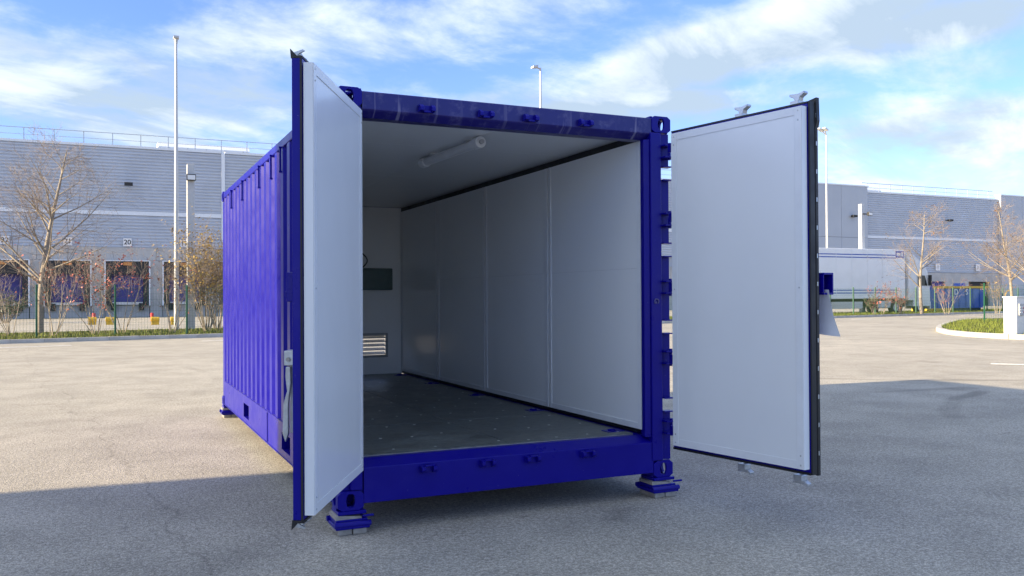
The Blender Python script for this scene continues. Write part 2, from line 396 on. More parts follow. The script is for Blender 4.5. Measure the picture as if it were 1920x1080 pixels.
def blades(name, label, pts, h0, h1, M):
    mb = MB()
    for (x, y, z) in pts:
        h = random.uniform(h0, h1); a = random.uniform(0, 6.28); wd = h*.10; lx, ly = random.uniform(-.5, .5)*h, random.uniform(-.5, .5)*h
        mb.add([(x-wd*math.cos(a), y-wd*math.sin(a), z), (x+wd*math.cos(a), y+wd*math.sin(a), z), (x+lx, y+ly, z+h)], [(0, 1, 2)])
    o = link(name, mb.raw(name), M); o['kind'] = 'stuff'; o['label'] = label; o['category'] = 'grass'; return o
pts = []
for i in range(26000):
    p = K0+kd*random.uniform(4, 84)+kn*(.25+6.*random.random()**1.5); pts.append((p.x, p.y, .10))
blades('verge_grass', 'short yellow green winter grass along the far kerb', pts, .05, .17, M_blade)
pts = []
while len(pts) < 15000:
    x, y = random.uniform(25, 40), random.uniform(9, 27)
    ins = False; j = n-1
    for i in range(n):
        if (IP[i].y > y) != (IP[j].y > y) and x < (IP[j].x-IP[i].x)*(y-IP[i].y)/(IP[j].y-IP[i].y)+IP[i].x: ins = not ins
        j = i
    if ins: pts.append((x, y, .115))
blades('island_grass', 'short sunlit grass on the kerbed island with the white cabinet', pts, .05, .16, M_blade)

# ------------------------------------------------------------------ the long warehouse
FY = 70.
wh = thing('warehouse', 'long grey ribbed metal warehouse with concrete base and numbered loading docks', 'warehouse', (40, FY, 0))
def rib_wall(x0, x1, z0, z1, pitch=.25, dep=.07):
    mb = MB(); zz = z0; prof = []
    while zz < z1-.01:
        prof += [(0, zz), (0, min(z1, zz+pitch*.45)), (dep, min(z1, zz+pitch*.6)), (dep, min(z1, zz+pitch*.9))]; zz += pitch
    prof.append((0, z1))
    vs = [(x0, FY+d, z) for d, z in prof]+[(x1, FY+d, z) for d, z in prof]; k = len(prof)
    mb.add(vs, [(i, k+i, k+i+1, i+1) for i in range(k-1)]); return mb
part('core_block', MB().box(-45, 135, FY+.45, FY+60, 0, 12.9), M_cladS, wh)
XB0, XB1, XC1 = 70.4, 78.6, 101.3
for (x0, x1, zb) in ((-45, 7.15, 5.5), (7.45, XB0-.05, 5.5), (XB1+.05, XC1-.05, 4.1)):
    part('ribbed_cladding', rib_wall(x0, x1, zb, 8.0), M_clad, wh)
    part('ribbed_cladding', rib_wall(x0, x1, 8.36, 13.3), M_clad, wh)
    part('flashing_band', MB().box(x0, x1, FY-.03, FY+.3, 8.02, 8.34), M_band, wh)
    part('parapet_cap', MB().box(x0, x1, FY-.05, FY+.44, 13.31, 13.5), M_band, wh)
part('downpipe_strip', MB().box(7.16, 7.44, FY-.06, FY+.3, 5.5, 13.3), M_band, wh)
for (x0, x1) in ((XB0, XB1), (XC1, 135)):
    xx = x0
    while xx < x1-.1:
        e = min(x1, xx+4.05)
        for (z0, z1) in ((.6, 3.9), (3.93, 8.0), (8.03, 13.9)):
            part('facade_panel', MB().box(xx+.015, e-.015, FY-.35, FY+.4, z0, z1), M_cladS, wh)
        xx = e
    part('parapet_cap', MB().box(x0-.05, x1+.05, FY-.4, FY+.42, 13.91, 14.05), M_band, wh)
# concrete plinth between the docks
docks = [on_y(u, 540, FY).x for u in (128, 239, 346)]
sp = (docks[2]-docks[0])/2
dock_x = [docks[1]+sp*i for i in range(-4, 6)]
dw = 1.62
edges = [-45]+sum([[x-dw, x+dw] for x in dock_x], [])+[XB0-.02]
for i in range(0, len(edges), 2):
    x0, x1 = edges[i], edges[i+1]; kk = max(1, round((x1-x0)/5))
    for j in range(kk):
        part('concrete_panel', MB().box(x0+(x1-x0)*j/kk+.01, x0+(x1-x0)*(j+1)/kk-.01, FY-.1, FY+.4, 0, 4.45), M_conc, wh)
for x in dock_x:
    part('concrete_panel', MB().box(x-sp/2+.012, x+sp/2-.012, FY-.1, FY+.4, 4.47, 5.48), M_conc, wh)
def dock(x, first):
    d = part('dock_door', MB().box(x-1.2, x+1.2, FY+.25, FY+.33, 1.2, 3.7), M_dock, wh)
    for z in (1.7, 2.2, 2.7, 3.2): part('door_rib', MB().box(x-1.2, x+1.2, FY+.2, FY+.248, z-.02, z+.02), M_dock, d)
    s = MB().box(x-1.56, x-1.15, FY-.45, FY+.2, .95, 4.38).box(x+1.15, x+1.56, FY-.45, FY+.2, .95, 4.38).box(x-1.15, x+1.15, FY-.45, FY+.2, 3.35, 4.38)
    part('shelter_pad', s, M_dark, d)
    part('recess', MB().box(x-1.6, x+1.6, FY+.36, FY+.43, .02, 4.44), M_dark, d)
    for e in (-1, 1):
        part('shelter_edge', MB().box(x+e*1.60-.05, x+e*1.60+.05, FY-.5, FY-.05, .9, 4.43), M_band, d)
        part('bumper', MB().box(x+e*1.0-.18, x+e*1.0+.18, FY-.55, FY-.1, .55, 1.1), M_tyre, d)
    part('shelter_head', MB().box(x-1.6, x+1.6, FY-.52, FY-.05, 4.38, 4.45), M_band, d)
    part('leveller_lip', MB().box(x-1.1, x+1.1, FY-.35, FY+.2, .98, 1.19), M_galv, d)
    part('dock_sill', MB().box(x-1.58, x+1.58, FY-.1, FY+.3, .0, .94), M_conc, d)
    part('warning_plate', MB().box(x-.3, x+.3, FY-.5, FY-.46, 4.05, 4.3), M_orange, d)
for x in dock_x: dock(x, False)
def number(x, z, body, w=.60, h=.62):
    s = part('number_sign', MB().box(x-w/2, x+w/2, FY-.16, FY-.12, z-h/2, z+h/2), M_sign, wh)
    o = link('number', text_mesh(body, .52, M_ink), None, s, Vector((x, FY-.17, z-.01))-wloc(s)); o.rotation_euler = (math.pi/2, 0, 0)
for i, x in enumerate(dock_x[:8]): number(x, 5.88, str(24-i))
for u in (1719, 1757, 1832): number(on_y(u, 540, FY).x, 4.75, '1', .75, .85)
# right-hand section: base, doors, blue sign
rx = [on_y(u, 540, FY).x for u in (1744, 1771, 1815, 1855)]
ed = [XB1+.05, rx[0], rx[1], rx[2], rx[3], XC1-.02]
for i in (0, 2, 4): part('concrete_panel', MB().box(ed[i]+.01, ed[i+1]-.01, FY-.1, FY+.4, 0, 4.05), M_conc, wh)
for i, M in ((1, M_dock), (3, M_dark)):
    d = part('dock_door', MB().box(ed[i], ed[i+1], FY+.2, FY+.35, .05, 3.0), M, wh)
    part('shelter_head', MB().box(ed[i], ed[i+1], FY-.1, FY+.19, 3.0, 4.05), M_conc, d)
x = on_y(1797, 520, FY).x
part('blue_notice', MB().box(x-1., x+1., FY-.16, FY-.12, 1.9, 2.8), M_blue, wh)
# wall lights
for (u, v) in ((241, 345), (1600, 405), (1780, 413), (700, 345)):
    p = on_y(u, v, FY-.5)
    l = part('wall_light', MB().box(p.x-.3, p.x+.3, FY-.85, FY-.45, p.z-.14, p.z+.1), M_dark, wh)
    part('bracket', MB().box(p.x-.06, p.x+.06, FY-.449, FY+.1, p.z-.05, p.z+.05), M_dark, l)
# roof railing
rl = part('roof_railing', MB().box(-45, XB0-.1, FY+.7, FY+.75, 14.5, 14.55).box(-45, XB0-.1, FY+.7, FY+.75, 14.0, 14.03), M_galv, wh)
xx = -44.
while xx < XB0: part('railing_post', MB().box(xx-.03, xx+.03, FY+.755, FY+.8, 12.9, 14.55), M_galv, rl); xx += 2.05
rl = part('roof_railing', MB().box(XB1+.1, XC1-.1, FY+.7, FY+.76, 14.5, 14.57).box(XB1+.1, XC1-.1, FY+.7, FY+.75, 14.0, 14.04), M_galv, wh)
xx = XB1+1
while xx < XC1: part('railing_post', MB().box(xx-.035, xx+.035, FY+.765, FY+.8, 12.9, 14.55), M_galv, rl); xx += 1.9
for (x0, x1) in ((on_y(300, 280, FY).x, on_y(478, 280, FY).x), (XB1+.8, on_y(1690, 360, FY).x)):
    s = part('roof_vent_housing', MB().prism([(FY+3, 12.9), (FY+3, 14.1), (FY+3.4, 14.5), (FY+6, 14.5), (FY+6, 12.9)], 0, x0, x1), M_band, wh)
    k = x0+.8
    while k < x1-.2: part('louvre_frame', MB().box(k-.06, k+.06, FY+2.93, FY+2.99, 13.0, 14.05), M_galv, s); k += 1.5

# unseen caster on the left, inferred from the forecourt shade, shaped as a hall
SX = -16.; SYE = 2.12+.07*16
nb = thing('unseen_hall', 'unseen plain grey metal clad hall shading the forecourt by the purple container', 'building', (SX-8, SYE-6.5, 0))
part('wall_block', MB().box(SX-16, SX, SYE-13, SYE, 0, 9.6), M_cladS, nb)
part('roof_edge', MB().box(SX-16.1, SX+.02, SYE-13.1, SYE+.02, 9.6, 9.9), M_band, nb)
for i in range(2):
    part('roller_door', MB().box(SX+.002, SX+.06, SYE-2-i*5.5-3.5, SYE-2-i*5.5, 0, 4.2), M_band, nb)

# ------------------------------------------------------------------ the container
Z0 = .14; W = 2.438; L = 5.95; H = 2.591
ct = thing('shipping_container', 'glossy purple blue shipping container with both doors open and white insulated lining', 'container', (W/2, L/2, Z0))
def P(name, mb, M=M_paint, parent=ct, bevel=0., smooth=False): return part(name, mb, M, parent, bevel, smooth)
def B(*a): return MB().box(*a)
zt, zb = Z0+H, Z0
# corner castings, hollow with slotted holes in the three outer faces
def casting(sx, sy, sz):
    x0, x1 = (0, .162) if sx < 0 else (W-.162, W); y0, y1 = (0, .178) if sy < 0 else (L-.178, L); z0, z1 = (zb, zb+.118) if sz < 0 else (zt-.118, zt)
    t = .022; m = MB()
    fy = (y0, y0+t) if sy < 0 else (y1-t, y1); iy = (y1-t, y1) if sy < 0 else (y0, y0+t)
    m.holeplate(1, x0, x1, z0, z1, fy[0], fy[1], .027, .042)
    fx = (x0, x0+t) if sx < 0 else (x1-t, x1); ix = (x1-t, x1) if sx < 0 else (x0, x0+t)
    m.holeplate(0, y0+t, y1-t, z0, z1, fx[0], fx[1], .036, .04)
    fz = (z0, z0+t) if sz < 0 else (z1-t, z1); iz = (z1-t, z1) if sz < 0 else (z0, z0+t)
    m.box(x0+t, x1-t, iy[0], iy[1], z0, z1); m.box(ix[0], ix[1], y0+t, y1-t, z0, z1)
    m.holeplate(2, x0+t, x1-t, y0+t, y1-t, fz[0], fz[1], .03, .05)
    m.box(x0+t, x1-t, y0+t, y1-t, iz[0], iz[1])
    return P('corner_casting', m, bevel=.003)
for sx in (-1, 1):
    for sy in (-1, 1):
        for sz in (-1, 1): casting(sx, sy, sz)
# front posts: box with a recessed hinge strip closed by a flange with openings
zlo, zhi = zb+.121, zt-.121
lugs = [2.335, 1.846, 1.36, .858, .36]; wins = [2.18, 1.63, 1.076, .517]
def mirror(m, s):
    if s > 0: return m
    m.v = [(W-x, y, z) for x, y, z in m.v]; return m
for s in (1, -1):
    m = MB().prism([(2.262, -.004), (2.352, -.004), (2.360, .02), (2.360, .15), (2.262, .15)], 2, zlo, zhi)
    if s < 0: m.v = [(max(x, 2.283), y, z) for x, y, z in m.v]
    P('corner_post', mirror(m, s), bevel=.006)
    m = MB().prism([(2.222, .028), (2.2595, .010), (2.2595, .07), (2.222, .07)], 2, zb+.29, zb+2.42)
    if s > 0: P('door_jamb', m, bevel=.003)
    cuts = sorted(wins); z = zlo; m = MB()
    for c in cuts+[None]:
        e = zhi if c is None else Z0+c-.043
        m.box(2.3625, 2.437, .03, .042, z, e)
        if c is not None: z = Z0+c+.043
    P('hinge_flange', mirror(m, s))
    for k in lugs:
        m = MB().box(2.352, 2.436, -.055, .028, Z0+k+.036, Z0+k+.048).box(2.352, 2.436, -.055, .028, Z0+k-.048, Z0+k-.036)
        m.tube((2.405, -.03, Z0+k-.062), (2.405, -.03, Z0+k+.062), .012)
        P('hinge_lug', mirror(m, s), bevel=.002)
    for k in wins:
        m = MB().box(2.3625, 2.437, -.02, .029, Z0+k+.0435, Z0+k+.052).box(2.3625, 2.437, -.02, .029, Z0+k-.052, Z0+k-.0435)
        P('hinge_stop', mirror(m, s))
    P('corner_post', mirror(MB().box(2.30, 2.425, L-.16, L-.01, zlo, zhi), s), bevel=.006)
# small cast mark on the right post
o = link('weld_mark', text_mesh('G', .055, M_mark), None, ct, Vector((2.30, -.008, Z0+1.262))-wloc(ct)); o.rotation_euler = (math.pi/2, math.pi/2, 0)
# header and sill
m = MB().prism([(.004, 2.462), (.004, 2.566), (.014, 2.574), (.16, 2.574), (.16, 2.42), (.06, 2.418), (.014, 2.452)], 0, .163, W-.163); m.v = [(x, y, z+Z0) for x, y, z in m.v]
P('header_beam', m, M_header, bevel=.003)
def sill_prof(): return [(.004, .036), (.004, .252), (.016, .259), (.10, .296), (.15, .296), (.15, .036)]
m = MB().prism(sill_prof(), 0, .163, W-.163); m.v = [(x, y, z+Z0) for x, y, z in m.v]
P('sill_beam', m, bevel=.003)
P('rear_header', B(.163, W-.163, L-.12, L-.012, zt-.13, zt-.02), bevel=.004)
P('rear_sill', B(.163, W-.163, L-.15, L-.008, zb+.03, zb+.29), bevel=.004)
# cam keepers: welded base with two hooked lobes
def keeper(x, z, flip):
    f = -1 if flip else 1; m = MB()
    m.box(x-.052, x+.052, -.010, .003, z-.022, z+.022)
    for e in (-1, 1):
        m.prism([(-.045, z-.016*f), (-.045, z+.006*f), (-.028, z+.022*f), (-.0105, z+.026*f), (-.0105, z-.022*f)], 0, x+e*.038-.013, x+e*.038+.013)
    m.box(x-.024, x+.024, -.03, -.0105, z-.020*f-.006, z-.020*f+.006)
    P('cam_keeper', m, bevel=.003)
for x in (.575, .982, 1.308, 1.728): keeper(x, Z0+2.492, False); keeper(x, Z0+.217, True)
# side rails with fork pockets
pk = [(1.57, 1.93), (3.76, 4.12)]
for s in (-1, 1):
    segs = [(.18, pk[0][0]), (pk[0][1], pk[1][0]), (pk[1][1], L-.18)]
    m = MB(); x0, x1 = (.008, .055)
    for a, b in segs: m.box(x0, x1, a, b, zb+.032, zb+.30)
    for a, b in pk: m.box(x0, x1, a, b, zb+.222, zb+.30); m.box(x0, x1, a, b, zb+.032, zb+.083)
    m.box(x0-.005, x1+.06, .18, L-.18, zb+.024, zb+.0315); m.box(x0-.006, x1, .18, L-.18, zb+.3005, zb+.308)
    if s > 0: mirror(m, -1)
    P('bottom_side_rail', m)
    m = MB().box(.004, .075, .18, L-.18, zt-.085, zt-.018)
    if s > 0: mirror(m, -1)
    P('top_side_rail', m, bevel=.005)
for a, b in pk:
    m = MB().box(.056, W-.056, a-.008, a-.001, zb+.083, zb+.222).box(.056, W-.056, b+.001, b+.008, zb+.083, zb+.222).box(.056, W-.056, a-.008, b+.008, zb+.2225, zb+.229).box(.056, W-.056, a-.008, b+.008, zb+.076, zb+.0825)
    P('fork_pocket', m)
for i in range(12):
    y = .35+i*.475
    if any(a-.12 < y < b+.12 for a, b in pk): continue
    P('cross_member', B(.056, W-.056, y-.025, y+.025, zb+.11, zb+.255))
# corrugated walls
def corr(a0, a1, z0, z1, d0, d1, pitch=.278):
    prof = []; a = a0
    while a < a1-.02:
        for da, d in ((0, d0), (.108, d0), (.142, d1), (.244, d1)):
            if a+da < a1: prof.append((a+da, d))
        a += pitch
    prof.append((a1, d0)); return prof
pr = corr(.178, L-.178, 0, 0, .010, .046); k = len(pr)
for s in (-1, 1):
    m = MB().add([(d, a, zb+.306) for a, d in pr]+[(d, a, zt-.08) for a, d in pr], [(i, i+1, k+i+1, k+i) for i in range(k-1)])
    if s > 0: mirror(m, -1)
    o = P('corrugated_side', m)
    sm = o.modifiers.new('solid', 'SOLIDIFY'); sm.thickness = .002; sm.offset = 0
pr = corr(.163, W-.163, 0, 0, .012, .05); k = len(pr)
zr = [zb+.29, Z0+.545, Z0+.815, zt-.1]; m = MB()
for j in range(3):                       # the vent opening is cut through the rear sheet
    m.add([(a, L-d, zr[j]) for a, d in pr]+[(a, L-d, zr[j+1]) for a, d in pr],
          [(i, i+1, k+i+1, k+i) for i in range(k-1) if not (j == 1 and pr[i+1][0] > 1.63 and pr[i][0] < 2.03)])
o = P('corrugated_rear', m)
o.modifiers.new('solid', 'SOLIDIFY').thickness = .002
P('roof_sheet', B(.07, W-.07, .16, L-.12, zt-.04, zt-.03))
# lashing bars hanging under the left top rail
for y in (1.905, 2.35, 3.01, 4.12, 5.0):
    m = MB().box(-.012, .003, y-.018, y-.006, Z0+2.32, Z0+2.50).box(-.016, .009, y-.02, y-.004, Z0+2.50, Z0+2.515).box(-.016, .009, y-.02, y-.004, Z0+2.305, Z0+2.32)
    P('lashing_bar', m)
P('weld_seam', B(.0015, .0065, 2.62, 2.632, zb+.04, zb+.30))
# floor of plywood sheets
fz0, fz1 = Z0+.27, Z0+.305
ys = [.1525, 1.36, 2.56, 3.76, 4.96, 5.80]; xs = [.10, 1.218, 2.20]
for i in range(5):
    for j in range(2):
        P('floor_sheet', B(xs[j]+.003, xs[j+1]-.003, ys[i]+.003, ys[i+1]-.003, fz0, fz1), M_floor)
P('floor_bearer', B(.10, 2.20, .153, 5.8, fz0-.02, fz1-.006), M_steel)
P('floor_edge_angle', B(2.2005, 2.24, .1525, 5.8, fz0, fz1-.004)); P('floor_edge_angle', B(.06, .0995, .1525, 5.8, fz0, fz1-.004))
m = MB()
for i in range(11):
    for j in range(9):
        if random.random() < .85:
            x, y = .22+j*.235+random.uniform(-.03, .03), .25+i*.5+random.uniform(-.05, .05); m.tube((x, y, fz1), (x, y, fz1+.0015), .010, n=6)
o = P('floor_screw', m, M_screw); o['kind'] = 'stuff'
for y in (.30, 1.62, 2.95, 4.3, 5.5):
    lp = P('lashing_plate', B(2.05, 2.19, y-.05, y+.05, fz1+.0005, fz1+.005))
    P('lashing_ring', MB().path([(2.08+.03*math.cos(t*.785)+.03, y+.03*math.sin(t*.785), fz1+.009) for t in range(9)], .005, 5), M_paint, lp)
# insulated lining
jy = [.075, 1.548, 2.97, 4.39, 5.80]; wz0, wz1, wzs = Z0+.336, Z0+2.42, Z0+1.50
def lining(m, s):
    mirror(m, s)
    if s < 0: m.v = [(x-.065, y+(.09 if y < .1 else 0), z) for x, y, z in m.v]      # thinner lining on the left wall
    return m
for s in (1, -1):
    for i in range(4):
        a, b = jy[i]+.011, jy[i+1]-.011
        w_ = P('wall_panel', lining(MB().box(2.232, 2.30, a, b, wz0, wzs-.0004), s), M_lining)
        P('wall_panel', lining(MB().box(2.232, 2.30, a, b, wzs+.0004, wz1), s), M_lining)
        m = MB(); e = .045
        m.box(2.225, 2.2315, a, a+e, wz0, wz1).box(2.225, 2.2315, b-e, b, wz0, wz1).box(2.225, 2.2315, a+e+.0005, b-e-.0005, wz0, wz0+e)
        P('panel_trim', lining(m, s), M_trim, w_, bevel=.003)
        if i: P('joint_strip', lining(MB().box(2.24, 2.29, jy[i]-.010, jy[i]+.010, wz0, wz1), s), M_galv, w_)
    P('cable_channel', lining(MB().box(2.236, 2.30, .165, 5.80, wz1+.002, Z0+2.468), s), M_black)
    P('skirting_gap', lining(MB().box(2.242, 2.30, .165, 5.80, Z0+.306, wz0-.002), s), M_black)
cx_ = [.09, 1.22, 2.30]; cy_ = [.165, 1.2, 2.9, 4.4, 5.80]
for i in range(4):
    for j in range(2): P('ceiling_panel', B(cx_[j]+.0015, cx_[j+1]-.0015, cy_[i]+.0015, cy_[i+1]-.0015, Z0+2.472, Z0+2.53), M_lining)
# rear lining leaves the vent opening free
vx0, vx1, vz0, vz1 = 1.62, 2.035, Z0+.535, Z0+.825
m = MB().box(.09, vx0, 5.803, 5.86, Z0+.306, Z0+2.47).box(vx1, 2.29, 5.803, 5.86, Z0+.306, Z0+2.47).box(vx0, vx1, 5.803, 5.86, vz1, Z0+2.47).box(vx0, vx1, 5.803, 5.86, Z0+.306, vz0)
P('rear_panel', m, M_lining)
vg = P('vent_grille', MB().box(vx0-.01, vx1+.012, 5.79, 5.802, vz1-.02, vz1+.012).box(vx0-.01, vx1+.012, 5.79, 5.802, vz0-.012, vz0+.02).box(vx0-.01, vx0+.02, 5.79, 5.802, vz0+.0205, vz1-.0205).box(vx1-.02, vx1+.012, 5.79, 5.802, vz0+.0205, vz1-.0205), M_grey)
for i in range(5):
    z = vz0+.028+i*.052
    P('slat', MB().prism([(5.79, z), (5.835, z+.034), (5.838, z+.031), (5.793, z-.003)], 0, vx0+.021, vx1-.021), M_lamp, vg)

# doors, built in their own frame: x along the leaf from the hinge, y towards the inside face
PW, PH0, PH1 = 1.06, .283, 2.403
def cleat():
    o = [(-.012, 0), (-.02, .022), (-.048, .034), (-.05, .046), (-.01, .042), (.012, .042), (.046, .05), (.048, .038), (.02, .024), (.013, 0)]
    return o
def door(label, Px, Py, ang, s):
    # s = +1: the right-hand leaf, whose inside face lies on the other side
    def fl(m):
        if s > 0: m.v = [(x, -y, z) for x, y, z in m.v]
        return m
    z0, z1 = PH0-.022, PH1+.020
    leaf = MB().box(-.05, PW+.004, -.100, -.050, z0, z1)
    zz = z0+.12                                       # pressed horizontal ribs on the outer sheet
    for i in range(5):
        a = z0+.14+i*.40; leaf.prism([(-.1005, a), (-.128, a+.05), (-.128, a+.20), (-.1005, a+.25)], 0, .12, PW-.12)
    d = link('door', fl(leaf).mesh('door'), M_paint, ct, Vector((Px, Py, Z0))-wloc(ct), bevel=.004); d.rotation_euler.z = ang
    d['label'] = label
    def D(name, m, M=M_paint, bevel=0., smooth=False): return link(name, fl(m).mesh(name), M, d, bevel=bevel, smooth=smooth)
    D('inner_panel', MB().box(0, PW, -.046, 0, PH0, PH1), M_white, .002)
    e = .05
    D('panel_trim', MB().box(.001, e, .0005, .004, PH0+.001, PH1-.001), M_trim, .0015); D('panel_trim', MB().box(PW-e, PW-.001, .0005, .004, PH0+.001, PH1-.001), M_trim, .0015)
    D('panel_trim', MB().box(e+.001, PW-e-.001, .0005, .0036, PH1-e, PH1-.001), M_trim, .0012); D('panel_trim', MB().box(e+.001, PW-e-.001, .0005, .0036, PH0+.001, PH0+e), M_trim, .0012)
    for x in (.025, PW-.025):
        for z in (PH0+.025, PH0+.08, (PH0+PH1)/2, PH1-.08, PH1-.025):
            D('rivet', MB().tube((x, .004, z), (x, .0065, z), .006, .004, 8), M_galv)
    # rubber gasket round the leaf
    if s > 0:      # right-hand leaf carries the wide overlapping lip
        D('gasket', MB().box(PW+.0045, PW+.016, -.098, -.05, z0-.012, z1+.012).box(PW-.004, PW+.018, -.126, -.1005, z0-.02, z1+.02), M_black, .004)
        D('gasket_flap', MB().prism([(PW-.10, z1+.003), (PW-.03, z1+.026), (PW+.022, z1+.036), (PW+.026, z1-.10), (PW+.0185, z1-.14), (PW+.0185, z1+.003)], 1, -.132, -.105), M_black)
        for i in range(13): D('gasket_clip', MB().box(PW+.0182, PW+.0205, -.113, -.104, z0+.1+i*.165, z0+.125+i*.165), M_galv)
    else:
        D('gasket', MB().box(PW+.0045, PW+.008, -.060, -.050, z0, z1), M_black)
    D('gasket', MB().box(-.05, PW+.003, -.096, -.048, z1+.0005, z1+.010), M_black); D('gasket', MB().box(-.05, PW+.003, -.096, -.048, z0-.014, z0-.0005), M_black)
    # locking bars with cams top and bottom
    for bx in ((.50, .93) if s > 0 else (.42, .76)):
        D('locking_bar', MB().tube((bx, -.150, z0-.035), (bx, -.150, z1+.03), .017), M_galv, smooth=False)
        for z in (z0+.25, z0+1.0, z1-.25): D('bar_bracket', MB().box(bx-.04, bx+.04, -.172, -.129, z-.03, z+.03), M_paint, .004)
        for (zz, f) in ((z1+.038, 1), (z0-.042, -1)):
            m = MB().prism([(bx+px*1.1, zz+pz*1.2*f) for px, pz in cleat()], 1, -.165, -.125)
            m.box(bx-.03, bx+.03, -.16, -.10, zz-.03, zz+.004)
            D('locking_cam', m, M_galv, .003)
    if s < 0:     # claw folded over the leaf corner, top and bottom
        for (zz, f) in ((z1+.002, 1), (z0-.002, -1)):
            D('corner_claw', MB().prism([(-.106, zz), (-.070, zz+.002*f), (-.082, zz+.016*f), (-.110, zz+.046*f)], 0, PW-.03, PW-.005), M_black)
            D('claw_horn', MB().prism([(-.100, zz+.026*f), (-.050, zz+.042*f), (-.042, zz+.036*f), (-.070, zz+.022*f), (-.078, zz+.012*f), (-.052, zz+.003*f), (-.094, zz+.003*f)], 0, PW-.022, PW-.010), M_galv)
    # hinge blades reaching back to the post
    for k in lugs:
        D('hinge_blade', MB().box(-.14, .16, -.116, -.1035, k-.032, k+.032), M_paint, .003)
    # lock box and handle on the outside
    if s > 0:
        D('lock_box', MB().box(PW-.12, PW+.028, -.235, -.155, 1.30, 1.312).box(PW-.12, PW+.028, -.235, -.155, 1.418, 1.43).box(PW-.12, PW+.028, -.247, -.236, 1.30, 1.43).box(PW-.12, PW-.11, -.235, -.155, 1.3125, 1.4175).box(PW-.12, PW+.028, -.158, -.1505, 1.3125, 1.4175), M_paint, .002)
    else:
        D('lock_box', MB().box(PW-.14, PW-.02, -.135, -.1005, 1.28, 1.42).box(PW-.12, PW-.03, -.146, -.1355, 1.30, 1.33), M_paint, .004)
        D('lock_bracket', MB().box(PW-.12, PW-.02, -.148, -.1005, .98, 1.05).box(PW-.09, PW-.05, -.128, -.1005, .66, .979), M_galv, .004)
        D('door_handle', MB().prism([(-.140, .975), (-.118, .975), (-.116, .90), (-.1285, .80), (-.1285, .66), (-.142, .62), (-.156, .66), (-.152, .80), (-.134, .86), (-.142, .93)], 0, PW-.045, PW-.02), M_galv, .004)
        D('handle_bolt', MB().tube((PW-.0195, -.126, 1.01), (PW-.008, -.126, 1.01), .010, n=8), M_steel)
    return d
door('left door leaf opened wide, seen edge-on with its white inner panel', .0964, -.2225, math.radians(-117.18), -1)
rd = door('right door leaf with white inner panel and black rubber gasket', 2.227, -.309, math.radians(-80.2), 1)

# clear pouch hanging on the outside of the right door
pm = MB(); nx, nz = 7, 6; top = 1.33; vs = []
for side in (0, .004):
    for j in range(nz+1):
        for i in range(nx+1):
            t = j/nz; xx = i/nx
            vs.append((.80+.30*xx, .175+side+.11*t*xx**1.5+.012*math.sin(xx*9+t*4), top-.28*t+.04*t*(1-xx)))
q = (nx+1)*(nz+1)
fs = [(j*(nx+1)+i, j*(nx+1)+i+1, (j+1)*(nx+1)+i+1, (j+1)*(nx+1)+i) for j in range(nz) for i in range(nx)]
pm.add(vs, fs+[tuple(q+a for a in reversed(f)) for f in fs])
po = link('document_pouch', pm.mesh('document_pouch'), M_pouch, None, (2.227, -.309, Z0), smooth=True); po.rotation_euler.z = math.radians(-80.2)
tag(po, 'crumpled pale plastic pouch hanging outside the right container door', 'pouch')

# luminaire, switch box and cable inside
lt = thing('ceiling_light', 'white tubular batten light on the container ceiling', 'light', (1.17, 1.15, Z0+2.47))
a, b = Vector((1.20, .63, Z0+2.425)), Vector((1.145, 1.70, Z0+2.425))
part('lamp_tube', MB().tube(a, b, .034, n=16), M_lamp, lt, smooth=False)
dd = (b-a).normalized()
part('end_cap', MB().tube(a-dd*.03, a+dd*.06, .043, n=16), M_lamp, lt, .004); part('end_cap', MB().tube(b-dd*.06, b+dd*.03, .043, n=16), M_lamp, lt, .004)
part('cable_gland', MB().tube(a-dd*.055, a-dd*.0305, .017, n=10), M_grey, lt)
part('mount', MB().box(1.165, 1.225, .80, .84, Z0+2.445, Z0+2.4715).box(1.125, 1.19, 1.48, 1.52, Z0+2.445, Z0+2.4715), M_galv, lt)
fb = thing('switch_box', 'dark smoked plastic switch box on the rear container wall', 'switch box', (1.83, 5.80, Z0+1.40))
part('housing', MB().box(1.56, 2.095, 5.72, 5.8025, Z0+1.395, Z0+1.675), M_teal, fb, .01)
part('lid', MB().box(1.58, 2.075, 5.70, 5.719, Z0+1.415, Z0+1.655), M_teal, fb, .006)
part('latch', MB().box(2.01, 2.05, 5.69, 5.6995, Z0+1.47, Z0+1.60), M_teal, fb, .003)
part('inner_frame', MB().box(1.66, 1.95, 5.694, 5.6995, Z0+1.50, Z0+1.57), M_teal, fb, .002)
cb = link('power_cable', MB().path([Vector((1.70+.075*math.sin(t/10*math.pi), 5.785, Z0+1.675+.02*t)) for t in range(11)]+[Vector((1.70, 5.785, Z0+2.46))], .008, 6).mesh('power_cable', (1.7, 5.785, Z0+1.675)), M_black, None, (1.7, 5.785, Z0+1.675))
tag(cb, 'black cable looping up from the switch box', 'cable')

